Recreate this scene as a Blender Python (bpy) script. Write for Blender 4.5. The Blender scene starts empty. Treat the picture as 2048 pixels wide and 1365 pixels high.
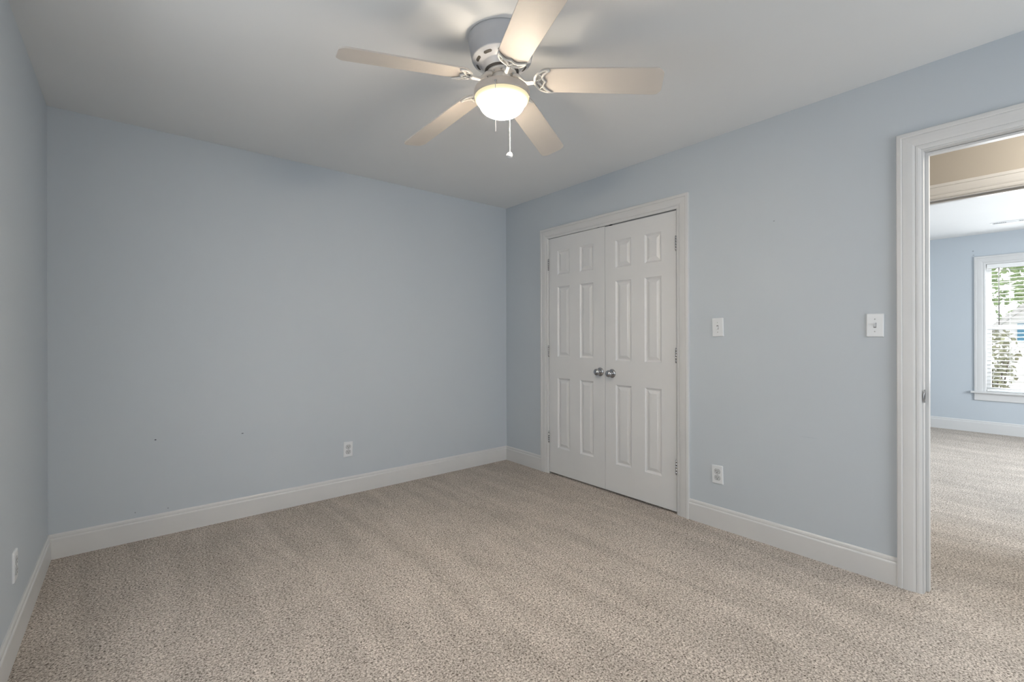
import bpy, bmesh, math, random
from mathutils import Vector, Matrix

scene = bpy.context.scene
COL = scene.collection
random.seed(7)

# ------------------------------------------------------------------ camera
FPX = 921.782
YAW, ROLL = 0.69025, -0.00258
CAM = Vector((-2.81493, -3.49602, 1.19214))
_fw = Vector((math.sin(YAW), math.cos(YAW), 0))
_rt = Vector((math.cos(YAW), -math.sin(YAW), 0))
_up = Vector((0, 0, 1))
_r3 = _rt * math.cos(ROLL) + _up * math.sin(ROLL)
_u3 = _up * math.cos(ROLL) - _rt * math.sin(ROLL)
cd = bpy.data.cameras.new('camera')
cam = bpy.data.objects.new('camera', cd)
COL.objects.link(cam)
cd.sensor_width = 36.0
cd.lens = FPX / 2048 * 36.0
cd.shift_y = -8.416 / 2048
cd.clip_start = 0.02
cam.matrix_world = Matrix(((_r3.x, _u3.x, -_fw.x, CAM.x), (_r3.y, _u3.y, -_fw.y, CAM.y),
                           (_r3.z, _u3.z, -_fw.z, CAM.z), (0, 0, 0, 1)))
scene.camera = cam

# ------------------------------------------------------------------ colour management
vs = scene.view_settings
vs.view_transform = 'Standard'
vs.look = 'None'
vs.gamma = 1.0
vs.use_curve_mapping = False
vs.exposure = 0.0

# ------------------------------------------------------------------ world: overcast bright sky
w = bpy.data.worlds.new('sky')
scene.world = w
w.use_nodes = True
bg = w.node_tree.nodes['Background']
bg.inputs['Color'].default_value = (0.95, 0.98, 1.0, 1)
bg.inputs['Strength'].default_value = 1.7

# ------------------------------------------------------------------ dimensions (metres)
H = 2.44
XL, YF = -3.163, -4.85          # left wall, wall behind the camera
WT = 0.115                      # thickness of the stud walls
CY1, CY2, CZ = -0.500, -1.9105, 2.134      # closet casing, outer edges
DY1, DY2, DZ = -2.9715, -3.925, 2.140      # doorway casing, outer edges
CW = 0.0885                     # casing width
HX = 1.09                       # far side of the hall
HXB = HX + WT
EY1, EY2, EZ = -2.75, -3.75, 2.140         # casing of the doorway across the hall
FX = 5.241                      # far room's window wall
FYA, FYB = -1.5, -5.6
WY1, WY2, WZ1, WZ2 = -2.842, -3.66, 0.509, 2.062   # window opening in the far room
# daylight windows: behind the camera, and one added in the far room
LW = (-1.45, -2.45, 0.60, 2.08)            # in wall_left: y from, y to, z from, z to
FW = (-1.35, -0.15, 0.60, 2.08)            # in wall_front: x from, x to, z from, z to
SW = (2.2, 3.9, 0.50, 2.06)                # added, unseen, in the far room's side wall to brighten it

# ------------------------------------------------------------------ lights
def area(name, loc, rot, sx, sy, power, color):
    l = bpy.data.lights.new(name, 'AREA')
    l.shape = 'RECTANGLE'
    l.size, l.size_y = sx, sy
    l.energy = power
    l.color = color
    o = bpy.data.objects.new(name, l)
    COL.objects.link(o)
    o.location = loc
    o.rotation_euler = rot
    return o

DAY = (0.91, 0.96, 1.0)
area('daylight_left_window', (XL - 0.16, (LW[0] + LW[1]) / 2, (LW[2] + LW[3]) / 2), (0, -math.pi / 2 + 0.40, 0), 1.5, 1.0, 11.5, DAY)
area('daylight_front_window', ((FW[0] + FW[1]) / 2, YF - 0.16, (FW[2] + FW[3]) / 2), (math.pi / 2 - 0.45, 0, 0), 1.2, 1.5, 37, DAY)
area('daylight_far_window', (FX + 0.25, (WY1 + WY2) / 2, (WZ1 + WZ2) / 2), (0, math.pi / 2 - 0.35, 0), 1.5, 0.8, 120, DAY)
area('added_side_daylight', ((SW[0] + SW[1]) / 2, FYB - 0.16, (SW[2] + SW[3]) / 2), (math.pi / 2 - 0.6, 0, 0), 1.7, 1.5, 135, DAY)  # unseen source added to brighten the far room
pl = bpy.data.lights.new('hall_lamp', 'POINT')
pl.energy = 36
pl.color = (1.0, 0.93, 0.83)
pl.shadow_soft_size = 0.10
plo = bpy.data.objects.new('hall_lamp', pl)
COL.objects.link(plo)
plo.location = (0.60, -4.00, 2.22)

# ------------------------------------------------------------------ materials
def newmat(name):
    m = bpy.data.materials.new(name)
    m.use_nodes = True
    nt = m.node_tree
    return m, nt, nt.nodes['Principled BSDF']

def paint(name, col, rough=0.5, var=0.02, vscale=3.0, bump=0.0, bscale=300.0, metallic=0.0, spots=None, spec=0.5):
    """painted / moulded surface: colour with a faint mottling, optional orange-peel bump,
    optional scuffs: (centre, half sizes, colour)"""
    m, nt, b = newmat(name)
    N, L = nt.nodes, nt.links
    tc = N.new('ShaderNodeTexCoord')
    nz = N.new('ShaderNodeTexNoise')
    nz.inputs['Scale'].default_value = vscale
    nz.inputs['Detail'].default_value = 3
    L.new(tc.outputs['Object'], nz.inputs['Vector'])
    mr = N.new('ShaderNodeMapRange')
    mr.inputs['From Min'].default_value = 0.3
    mr.inputs['From Max'].default_value = 0.7
    mr.inputs['To Min'].default_value = 1 - var
    mr.inputs['To Max'].default_value = 1 + var
    L.new(nz.outputs['Fac'], mr.inputs['Value'])
    mx = N.new('ShaderNodeVectorMath')
    mx.operation = 'SCALE'
    mx.inputs[0].default_value = col
    L.new(mr.outputs['Result'], mx.inputs['Scale'])
    out = mx.outputs['Vector']
    for (c, hs, sc) in (spots or []):
        sub = N.new('ShaderNodeVectorMath'); sub.operation = 'SUBTRACT'
        sub.inputs[1].default_value = c
        L.new(tc.outputs['Object'], sub.inputs[0])
        dv = N.new('ShaderNodeVectorMath'); dv.operation = 'DIVIDE'
        dv.inputs[1].default_value = hs
        L.new(sub.outputs['Vector'], dv.inputs[0])
        ln = N.new('ShaderNodeVectorMath'); ln.operation = 'LENGTH'
        L.new(dv.outputs['Vector'], ln.inputs[0])
        lt = N.new('ShaderNodeMapRange')
        lt.inputs['From Min'].default_value = 0.6
        lt.inputs['From Max'].default_value = 1.0
        lt.inputs['To Min'].default_value = 1
        lt.inputs['To Max'].default_value = 0
        L.new(ln.outputs['Value'], lt.inputs['Value'])
        mm = N.new('ShaderNodeMix'); mm.data_type = 'RGBA'
        L.new(lt.outputs['Result'], mm.inputs[0])
        L.new(out, mm.inputs[6])
        mm.inputs[7].default_value = (*sc, 1)
        out = mm.outputs[2]
    L.new(out, b.inputs['Base Color'])
    b.inputs['Roughness'].default_value = rough
    b.inputs['Metallic'].default_value = metallic
    b.inputs['Specular IOR Level'].default_value = spec
    if bump:
        n2 = N.new('ShaderNodeTexNoise')
        n2.inputs['Scale'].default_value = bscale
        L.new(tc.outputs['Object'], n2.inputs['Vector'])
        bp = N.new('ShaderNodeBump')
        bp.inputs['Strength'].default_value = bump
        bp.inputs['Distance'].default_value = 0.001
        L.new(n2.outputs['Fac'], bp.inputs['Height'])
        L.new(bp.outputs['Normal'], b.inputs['Normal'])
    return m

BLUE = (0.492, 0.537, 0.579)
DARK = (0.05, 0.05, 0.07)
M = {}
M['blue'] = paint('blue_wall_paint', BLUE, 0.6, 0.012, 1.3, 0.08)
M['blue_back'] = paint('blue_wall_paint_back', BLUE, 0.6, 0.012, 1.3, 0.08, spots=[
    ((-2.705, 0, 0.579), (0.006, 0.02, 0.004), DARK), ((-2.248, 0, 0.556), (0.008, 0.02, 0.003), DARK),
    ((-2.80, 0, 0.165), (0.003, 0.02, 0.004), (0.2, 0.22, 0.25)), ((-2.645, 0, 0.155), (0.005, 0.02, 0.003), (0.2, 0.22, 0.25))])
M['blue_right'] = paint('blue_wall_paint_right', BLUE, 0.6, 0.012, 1.3, 0.08, spots=[
    ((0, -2.426, 1.846), (0.02, 0.006, 0.003), (0.25, 0.28, 0.31)), ((0, -2.60, 0.645), (0.02, 0.05, 0.0015), (0.42, 0.47, 0.52))])
M['blue_far'] = paint('blue_wall_paint_far', BLUE, 0.6, 0.012, 1.3, 0.08, spots=[
    ((FX, -2.73, 2.24), (0.03, 0.009, 0.009), (0.25, 0.28, 0.3)), ((FX, -2.735, 2.19), (0.03, 0.009, 0.005), (0.25, 0.28, 0.3))])
M['tan'] = paint('tan_hall_paint', (0.44, 0.41, 0.365), 0.6, 0.012, 1.3, 0.08)
M['ceil'] = paint('ceiling_paint', (0.76, 0.76, 0.755), 0.75, 0.012, 2.0, 0.1)
M['trim'] = paint('white_trim_paint', (0.62, 0.62, 0.617), 0.35, 0.012, 6.0, 0.03, 120)
M['door'] = paint('white_door_paint', (0.675, 0.675, 0.675), 0.38, 0.010, 6.0, 0.06, 500)
M['plate'] = paint('white_plastic', (0.70, 0.72, 0.735), 0.3, 0.005)
M['plate_in'] = paint('grey_white_plastic', (0.52, 0.54, 0.55), 0.35, 0.005)
M['slot'] = paint('dark_slot', (0.015, 0.015, 0.015), 0.6)
M['groove'] = paint('grey_gap_shade', (0.16, 0.165, 0.17), 0.6)  # grey painted in for the shade inside recesses and gaps
M['screw'] = paint('painted_screw', (0.45, 0.46, 0.47), 0.4)
M['chrome'] = paint('brushed_nickel', (0.42, 0.42, 0.43), 0.22, 0.05, 90, metallic=1.0)
M['steel'] = paint('hinge_steel', (0.55, 0.55, 0.56), 0.25, 0.05, 200, metallic=1.0)
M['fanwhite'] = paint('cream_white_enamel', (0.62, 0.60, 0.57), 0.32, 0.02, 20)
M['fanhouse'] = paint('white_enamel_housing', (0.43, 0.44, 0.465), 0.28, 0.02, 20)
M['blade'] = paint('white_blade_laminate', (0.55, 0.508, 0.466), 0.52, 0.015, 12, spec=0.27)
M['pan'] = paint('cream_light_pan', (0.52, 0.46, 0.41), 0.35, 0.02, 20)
M['fandark'] = paint('dark_motor_gap', (0.05, 0.045, 0.04), 0.6)
M['chain'] = paint('white_bead_chain', (0.85, 0.85, 0.84), 0.25, 0.02)
M['chain_dark'] = paint('nickel_bead_chain', (0.55, 0.54, 0.52), 0.3, 0.02, metallic=0.6)
M['vinyl'] = paint('white_vinyl', (0.82, 0.82, 0.82), 0.4, 0.01)
M['slat'] = paint('white_blind_slat', (0.86, 0.86, 0.85), 0.4, 0.01)
M['wand'] = paint('brown_wand', (0.06, 0.045, 0.04), 0.35)
M['siding'] = paint('white_siding', (0.85, 0.85, 0.84), 0.6, 0.02, 4)
M['shingle'] = paint('pale_roof_shingle', (0.55, 0.54, 0.53), 0.8, 0.15, 14)
M['bluedoor'] = paint('blue_shutter_paint', (0.10, 0.27, 0.40), 0.5, 0.04, 8)
M['driveway'] = paint('pale_driveway', (0.62, 0.61, 0.56), 0.9, 0.2, 3)
M['leaf'] = paint('tree_leaf_green', (0.36, 0.46, 0.24), 0.6, 0.35, 5)
M['leaf_dry'] = paint('shrub_leaf_olive', (0.33, 0.33, 0.22), 0.6, 0.4, 7)
M['bark'] = paint('bark_brown', (0.14, 0.10, 0.08), 0.9, 0.3, 20)

def carpet():
    m, nt, b = newmat('beige_cut_pile_carpet')
    N, L = nt.nodes, nt.links
    tc = N.new('ShaderNodeTexCoord')
    n1 = N.new('ShaderNodeTexNoise')
    n1.inputs['Scale'].default_value = 140
    n1.inputs['Detail'].default_value = 3.5
    n1.inputs['Roughness'].default_value = 0.65
    n1.inputs['Distortion'].default_value = 0.6
    L.new(tc.outputs['Object'], n1.inputs['Vector'])
    cr = N.new('ShaderNodeValToRGB')
    e = cr.color_ramp.elements
    e[0].position = 0.33; e[0].color = (0.075, 0.058, 0.045, 1)  # dark end paints the shade in crevices between tufts
    e[1].position = 0.66; e[1].color = (0.78, 0.71, 0.64, 1)
    k = e.new(0.47); k.color = (0.395, 0.348, 0.304, 1)
    L.new(n1.outputs['Fac'], cr.inputs['Fac'])
    # how the pile leans: broad soft patches and vacuum strokes
    mp = N.new('ShaderNodeMapping')
    mp.inputs['Rotation'].default_value = (0, 0, math.radians(5))
    mp.inputs['Scale'].default_value = (6.5, 1.1, 1)
    L.new(tc.outputs['Object'], mp.inputs['Vector'])
    n2 = N.new('ShaderNodeTexNoise')
    n2.inputs['Scale'].default_value = 1.0
    n2.inputs['Detail'].default_value = 2
    n2.inputs['Distortion'].default_value = 0.8
    L.new(mp.outputs['Vector'], n2.inputs['Vector'])
    r2 = N.new('ShaderNodeMapRange')
    r2.inputs['From Min'].default_value = 0.35
    r2.inputs['From Max'].default_value = 0.65
    r2.inputs['To Min'].default_value = 0.905
    r2.inputs['To Max'].default_value = 1.06
    L.new(n2.outputs['Fac'], r2.inputs['Value'])
    n3 = N.new('ShaderNodeTexNoise')
    n3.inputs['Scale'].default_value = 5.0
    n3.inputs['Detail'].default_value = 3
    L.new(tc.outputs['Object'], n3.inputs['Vector'])
    r3 = N.new('ShaderNodeMapRange')
    r3.inputs['From Min'].default_value = 0.35
    r3.inputs['From Max'].default_value = 0.65
    r3.inputs['To Min'].default_value = 0.965
    r3.inputs['To Max'].default_value = 1.035
    L.new(n3.outputs['Fac'], r3.inputs['Value'])
    mu = N.new('ShaderNodeMath'); mu.operation = 'MULTIPLY'
    L.new(r2.outputs['Result'], mu.inputs[0]); L.new(r3.outputs['Result'], mu.inputs[1])
    sc = N.new('ShaderNodeVectorMath'); sc.operation = 'SCALE'
    L.new(cr.outputs['Color'], sc.inputs[0]); L.new(mu.outputs['Value'], sc.inputs['Scale'])
    L.new(sc.outputs['Vector'], b.inputs['Base Color'])
    b.inputs['Roughness'].default_value = 0.95
    b.inputs['Specular IOR Level'].default_value = 0.1
    bp = N.new('ShaderNodeBump')
    bp.inputs['Strength'].default_value = 0.7
    bp.inputs['Distance'].default_value = 0.006
    L.new(n1.outputs['Fac'], bp.inputs['Height'])
    L.new(bp.outputs['Normal'], b.inputs['Normal'])
    return m
M['carpet'] = carpet()

def bowl_glass():
    """lit frosted glass: bright over the bulbs, dimmer and warmer at the thick rim"""
    m = bpy.data.materials.new('lit_frosted_glass')
    m.use_nodes = True
    nt = m.node_tree
    N, L = nt.nodes, nt.links
    N.clear()
    out = N.new('ShaderNodeOutputMaterial')
    em = N.new('ShaderNodeEmission')
    tc = N.new('ShaderNodeTexCoord')
    sp = N.new('ShaderNodeSeparateXYZ')
    L.new(tc.outputs['Object'], sp.inputs[0])
    cx = N.new('ShaderNodeCombineXYZ')
    L.new(sp.outputs['X'], cx.inputs['X']); L.new(sp.outputs['Y'], cx.inputs['Y'])
    ln = N.new('ShaderNodeVectorMath'); ln.operation = 'LENGTH'
    L.new(cx.outputs[0], ln.inputs[0])
    cr = N.new('ShaderNodeMapRange')
    cr.inputs['From Min'].default_value = 0.1132
    cr.inputs['From Max'].default_value = 0.0905
    L.new(ln.outputs['Value'], cr.inputs['Value'])
    sq = N.new('ShaderNodeMath'); sq.operation = 'POWER'
    sq.inputs[1].default_value = 1.6
    L.new(cr.outputs['Result'], sq.inputs[0])
    mx = N.new('ShaderNodeMix'); mx.data_type = 'RGBA'
    mx.inputs[6].default_value = (1.0, 0.88, 0.56, 1)
    mx.inputs[7].default_value = (1.0, 0.84, 0.66, 1)
    L.new(sq.outputs[0], mx.inputs[0])
    st = N.new('ShaderNodeMath'); st.operation = 'POWER'
    st.inputs[0].default_value = BOWL / 1.0
    L.new(sq.outputs[0], st.inputs[1])
    L.new(mx.outputs[2], em.inputs['Color'])
    # only the outer face glows
    ge = N.new('ShaderNodeNewGeometry')
    inv = N.new('ShaderNodeMath'); inv.operation = 'SUBTRACT'
    inv.inputs[0].default_value = 1.0
    L.new(ge.outputs['Backfacing'], inv.inputs[1])
    ml = N.new('ShaderNodeMath'); ml.operation = 'MULTIPLY'
    L.new(st.outputs[0], ml.inputs[0]); L.new(inv.outputs[0], ml.inputs[1])
    L.new(ml.outputs[0], em.inputs['Strength'])
    L.new(em.outputs[0], out.inputs['Surface'])
    return m
BOWL = 175.0
M['bowl'] = bowl_glass()

def bulb_mat():
    m = bpy.data.materials.new('lit_bulb')
    m.use_nodes = True
    nt = m.node_tree
    nt.nodes.clear()
    out = nt.nodes.new('ShaderNodeOutputMaterial')
    em = nt.nodes.new('ShaderNodeEmission')
    em.inputs['Color'].default_value = (1.0, 0.86, 0.68, 1)
    em.inputs['Strength'].default_value = 900.0
    nt.links.new(em.outputs[0], out.inputs['Surface'])
    return m
M['bulb'] = bulb_mat()

def glass_pane():
    m = bpy.data.materials.new('window_glass')
    m.use_nodes = True
    nt = m.node_tree
    nt.nodes.clear()
    out = nt.nodes.new('ShaderNodeOutputMaterial')
    mix = nt.nodes.new('ShaderNodeMixShader')
    tr = nt.nodes.new('ShaderNodeBsdfTransparent')
    gl = nt.nodes.new('ShaderNodeBsdfGlossy')
    gl.inputs['Roughness'].default_value = 0.02
    fr = nt.nodes.new('ShaderNodeFresnel')
    fr.inputs['IOR'].default_value = 1.35
    nt.links.new(fr.outputs[0], mix.inputs[0])
    nt.links.new(tr.outputs[0], mix.inputs[1])
    nt.links.new(gl.outputs[0], mix.inputs[2])
    nt.links.new(mix.outputs[0], out.inputs['Surface'])
    return m
M['glass'] = glass_pane()

# ------------------------------------------------------------------ mesh helpers
class MB:
    def __init__(self):
        self.v, self.f, self.mi, self.sm = [], [], [], []

    def face(self, pts, mi=0, smooth=False):
        i = len(self.v)
        self.v += [tuple(p) for p in pts]
        self.f.append(list(range(i, i + len(pts))))
        self.mi.append(mi); self.sm.append(smooth)

    def box(self, a, b, mi=0):
        x0, x1 = sorted((a[0], b[0])); y0, y1 = sorted((a[1], b[1])); z0, z1 = sorted((a[2], b[2]))
        i = len(self.v)
        self.v += [(x0, y0, z0), (x1, y0, z0), (x1, y1, z0), (x0, y1, z0),
                   (x0, y0, z1), (x1, y0, z1), (x1, y1, z1), (x0, y1, z1)]
        for q in ((0, 3, 2, 1), (4, 5, 6, 7), (0, 1, 5, 4), (1, 2, 6, 5), (2, 3, 7, 6), (3, 0, 4, 7)):
            self.f.append([i + k for k in q]); self.mi.append(mi); self.sm.append(False)

    def grid(self, rows, closed_u=False, closed_v=False, mi=0, smooth=True):
        """rows: list of lists of points"""
        i = len(self.v)
        n, m = len(rows), len(rows[0])
        for r in rows:
            self.v += [tuple(p) for p in r]
        for a in range(n if closed_u else n - 1):
            for c in range(m if closed_v else m - 1):
                a2, c2 = (a + 1) % n, (c + 1) % m
                self.f.append([i + a * m + c, i + a2 * m + c, i + a2 * m + c2, i + a * m + c2])
                self.mi.append(mi); self.sm.append(smooth)

    def lathe(self, prof, n=48, center=(0, 0, 0), axis='z', mi=0, smooth=True):
        rows = []
        for r, z in prof:
            row = []
            for k in range(n):
                t = 2 * math.pi * k / n
                p = (r * math.cos(t), r * math.sin(t), z)
                if axis == 'x':
                    p = (p[2], p[0], p[1])
                elif axis == 'y':
                    p = (p[0], p[2], p[1])
                row.append((p[0] + center[0], p[1] + center[1], p[2] + center[2]))
            rows.append(row)
        self.grid(rows, closed_v=True, mi=mi, smooth=smooth)

    def tube(self, path, rad, n=10, mi=0, cap=True):
        P = [Vector(p) for p in path]
        rows = []
        up = Vector((0.31, 0.2, 0.93))
        for i, p in enumerate(P):
            t = (P[min(i + 1, len(P) - 1)] - P[max(i - 1, 0)]).normalized()
            a = t.cross(up)
            if a.length < 1e-4:
                a = t.cross(Vector((1, 0, 0)))
            a.normalize()
            c = a.cross(t).normalized()
            r = rad[i] if isinstance(rad, (list, tuple)) else rad
            rows.append([p + a * r * math.cos(2 * math.pi * k / n) + c * r * math.sin(2 * math.pi * k / n) for k in range(n)])
        self.grid(rows, closed_v=True, mi=mi)
        if cap:
            self.face(list(reversed(rows[0])), mi); self.face(rows[-1], mi)

    def sphere(self, c, r, n=8, m=6, mi=0, sz=1.0):
        prof = [(max(r * math.sin(math.pi * k / m), 1e-5), -r * sz * math.cos(math.pi * k / m)) for k in range(m + 1)]
        self.lathe(prof, n, c, mi=mi)

    def prism(self, outline, lift, mi=0, smooth_side=False):
        """outline: 3-D points of one side; lift: vector to the other side"""
        lift = Vector(lift)
        a = [Vector(p) for p in outline]
        b = [p + lift for p in a]
        self.face(a, mi); self.face(list(reversed(b)), mi)
        n = len(a)
        for k in range(n):
            self.face([a[k], b[k], b[(k + 1) % n], a[(k + 1) % n]], mi, smooth_side)

    def build(self, name, mats, parent=None, merge=True, angle=None, bevel=None):
        me = bpy.data.meshes.new(name)
        bm = bmesh.new()
        vs_ = [bm.verts.new(p) for p in self.v]
        for f, mi, sm in zip(self.f, self.mi, self.sm):
            try:
                bf = bm.faces.new([vs_[k] for k in f])
            except ValueError:
                continue
            bf.material_index = mi; bf.smooth = sm
        if merge:
            bmesh.ops.remove_doubles(bm, verts=bm.verts, dist=2e-6)
        bmesh.ops.recalc_face_normals(bm, faces=bm.faces)
        bm.to_mesh(me); bm.free()
        for mt in (mats if isinstance(mats, (list, tuple)) else [mats]):
            me.materials.append(M[mt])
        o = bpy.data.objects.new(name, me)
        COL.objects.link(o)
        if parent:
            o.parent = parent
        if bevel:
            md = o.modifiers.new('bevel', 'BEVEL')
            md.width = bevel; md.segments = 2; md.limit_method = 'ANGLE'
        return o

def tag(o, label=None, cat=None, group=None, kind=None):
    if label: o['label'] = label
    if cat: o['category'] = cat
    if group: o['group'] = group
    if kind: o['kind'] = kind
    return o

def struct(o, label, cat):
    return tag(o, label, cat, kind='structure')

def empty(name, loc, rot=(0, 0, 0)):
    o = bpy.data.objects.new(name, None)
    COL.objects.link(o)
    o.empty_display_size = 0.05
    o.location = loc
    o.rotation_euler = rot
    return o

def copy_tree(o, parent=None):
    c = o.copy()
    COL.objects.link(c)
    if parent:
        c.parent = parent
    for ch in list(o.children):
        copy_tree(ch, c)
    return c

# ------------------------------------------------------------------ the shell
def wall_x(name, x0, x1, ya, yb, holes, mats, label, z1=H):
    """wall between planes x0 and x1, y from yb to ya; holes: (y high, y low, z low, z high); -x side mats[0], +x side mats[1]"""
    mb = MB()
    ys = sorted({ya, yb} | {h[0] for h in holes} | {h[1] for h in holes})
    zs = sorted({0.0, z1} | {h[2] for h in holes} | {h[3] for h in holes})
    def solid(a, b, c, d):
        ym, zm = (a + b) / 2, (c + d) / 2
        return not any(h[1] < ym < h[0] and h[2] < zm < h[3] for h in holes)
    for a, b in zip(ys, ys[1:]):
        for c, d in zip(zs, zs[1:]):
            if solid(a, b, c, d):
                mb.face([(x0, a, c), (x0, b, c), (x0, b, d), (x0, a, d)], 0)
                mb.face([(x1, a, c), (x1, a, d), (x1, b, d), (x1, b, c)], 1)
    for h in holes:
        y1, y0, za, zb = h
        mb.face([(x0, y1, za), (x1, y1, za), (x1, y1, zb), (x0, y1, zb)], 0)
        mb.face([(x0, y0, za), (x0, y0, zb), (x1, y0, zb), (x1, y0, za)], 0)
        mb.face([(x0, y0, zb), (x0, y1, zb), (x1, y1, zb), (x1, y0, zb)], 0)
        if za > 0:
            mb.face([(x0, y0, za), (x1, y0, za), (x1, y1, za), (x0, y1, za)], 0)
    for yy in (ya, yb):
        mb.face([(x0, yy, 0), (x1, yy, 0), (x1, yy, z1), (x0, yy, z1)], 0)
    mb.face([(x0, ya, z1), (x1, ya, z1), (x1, yb, z1), (x0, yb, z1)], 0)
    return struct(mb.build(name, mats), label, 'wall')

def wall_y(name, y0, y1, xa, xb, holes, mat, label, z1=H):
    """wall between planes y0 and y1; holes: (x low, x high, z low, z high)"""
    mb = MB()
    xs = sorted({xa, xb} | {h[0] for h in holes} | {h[1] for h in holes})
    zs = sorted({0.0, z1} | {h[2] for h in holes} | {h[3] for h in holes})
    for a, b in zip(xs, xs[1:]):
        for c, d in zip(zs, zs[1:]):
            if not any(h[0] < (a + b) / 2 < h[1] and h[2] < (c + d) / 2 < h[3] for h in holes):
                mb.face([(a, y0, c), (b, y0, c), (b, y0, d), (a, y0, d)])
                mb.face([(a, y1, c), (a, y1, d), (b, y1, d), (b, y1, c)])
    for (a, b, c, d) in holes:
        mb.face([(a, y0, c), (a, y1, c), (a, y1, d), (a, y0, d)])
        mb.face([(b, y0, c), (b, y0, d), (b, y1, d), (b, y1, c)])
        mb.face([(a, y0, d), (a, y1, d), (b, y1, d), (b, y0, d)])
        mb.face([(a, y0, c), (b, y0, c), (b, y1, c), (a, y1, c)])
    for xx in (xa, xb):
        mb.face([(xx, y0, 0), (xx, y1, 0), (xx, y1, z1), (xx, y0, z1)])
    mb.face([(xa, y0, z1), (xb, y0, z1), (xb, y1, z1), (xa, y1, z1)])
    return struct(mb.build(name, [mat]), label, 'wall')

mb = MB(); mb.box((XL - 0.13, FYB - 0.13, -0.06), (FX + 0.13, 0.13, 0.0))
struct(mb.build('floor', ['carpet']), 'beige speckled cut pile carpet through the room, hall and far room', 'carpet')
mb = MB(); mb.box((XL - 0.13, FYB - 0.13, H), (FX + 0.13, 0.13, H + 0.08))
struct(mb.build('ceiling', ['ceil']), 'flat matt white ceiling above the fan', 'ceiling')

COZ = CZ - CW + 0.0015          # finished opening heights
COY1, COY2 = CY1 - CW - 0.007, CY2 + CW + 0.0025
DOZ = DZ - CW - 0.006
DOY1, DOY2 = DY1 - CW - 0.006, DY2 + CW + 0.006
JT = 0.018                      # jamb thickness
wall_y('wall_back', 0.0, WT, XL - WT, WT, [], 'blue_back', 'plain pale blue wall opposite the camera with one low outlet')
wall_x('wall_left', XL - WT, XL, 0.0, YF, [(LW[0], LW[1], LW[2], LW[3])], ['blue', 'blue'], 'pale blue wall at the left edge with one low outlet')
wall_y('wall_front', YF - WT, YF, XL - WT, 0.0, [FW], 'blue', 'pale blue wall behind the camera')
wall_x('wall_right', 0.0, WT, 0.0, FYB, [(COY1 + JT, COY2 - JT, 0.0, COZ + JT), (DOY1 + JT, DOY2 - JT, 0.0, DOZ + JT)],
       ['blue_right', 'tan'], 'pale blue wall with the closet doors and the open doorway')
EOZ, EOY1, EOY2 = EZ - CW - 0.006, EY1 - CW - 0.006, EY2 + CW + 0.006
wall_x('wall_hall', HX, HXB, -2.3, FYB, [(EOY1 + JT, EOY2 - JT, 0.0, EOZ + JT)], ['tan', 'blue'], 'tan hallway wall above the second doorway')
wall_y('wall_hall_end', -2.3, -2.3 + WT, WT, HX, [], 'tan', 'tan wall closing the end of the hallway')
wall_x('wall_closet', 0.75, 0.75 + 0.05, 0.0, -2.185, [], ['blue', 'blue'], 'back wall inside the closet')
wall_x('wall_far', FX, FX + 0.15, FYA, FYB, [(WY1 + 0.02, WY2 - 0.02, WZ1 - 0.02, WZ2 + 0.02)], ['blue_far', 'siding'], 'pale blue wall of the far room with a window')
wall_y('wall_far_end', FYA, FYA + WT, HX, FX + 0.15, [], 'blue', 'pale blue end wall of the far room')
wall_x('wall_far_near', HX, HXB, FYA, -2.3, [], ['tan', 'blue'], 'near wall of the far room beside the hallway')
wall_y('wall_far_side', FYB - WT, FYB, 0.0, FX + 0.15, [SW], 'blue', 'pale blue side wall of the far room')

# ------------------------------------------------------------------ casings, jambs, baseboards
CASING = [(0.0, 0.0), (0.0, 0.0155), (0.003, 0.0175), (0.016, 0.0185), (0.0195, 0.0175), (0.021, 0.0145), (0.0235, 0.0155),
          (0.040, 0.0150), (0.058, 0.0130), (0.066, 0.0105), (0.068, 0.0085), (0.070, 0.0105), (0.078, 0.0100), (0.084, 0.0080), (0.0885, 0.0060), (0.0885, 0.0)]

def casing(name, x, sgn, ya, yb, zt, label, cat, prof=CASING, z0=0.0):
    """door casing on the plane x, standing out by sgn; ya > yb outer edges, zt outer top"""
    mb = MB()
    def corner(t, d):
        X = x + sgn * d
        return [(X, ya - t, z0), (X, ya - t, zt - t), (X, yb + t, zt - t), (X, yb + t, z0)]
    rows = [corner(t, d) for t, d in prof]
    for a, b in zip(rows, rows[1:]):
        for k in range(3):
            mb.face([a[k], a[k + 1], b[k + 1], b[k]])
    for k in (0, 3):
        mb.face([r[k] for r in rows])
    return struct(mb.build(name, ['trim']), label, cat)

def jamb(parent, y1, y2, zt, x0, x1, stop=None):
    """lining of an opening: faces at y1 (high), y2 (low), head underside zt"""
    mb = MB()
    mb.box((x0, y1, 0), (x1, y1 + JT, zt + JT)); mb.box((x0, y2 - JT, 0), (x1, y2, zt + JT)); mb.box((x0, y2, zt), (x1, y1, zt + JT))
    j = mb.build('jamb', ['trim'], parent)
    if stop:
        s0, s1, st = stop
        mb = MB()
        mb.box((s0, y1 - st, 0), (s1, y1, zt)); mb.box((s0, y2, 0), (s1, y2 + st, zt)); mb.box((s0, y2 + st, zt - st), (s1, y1 - st, zt))
        mb.build('door_stop', ['trim'], j, bevel=0.0015)
    return j

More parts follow.
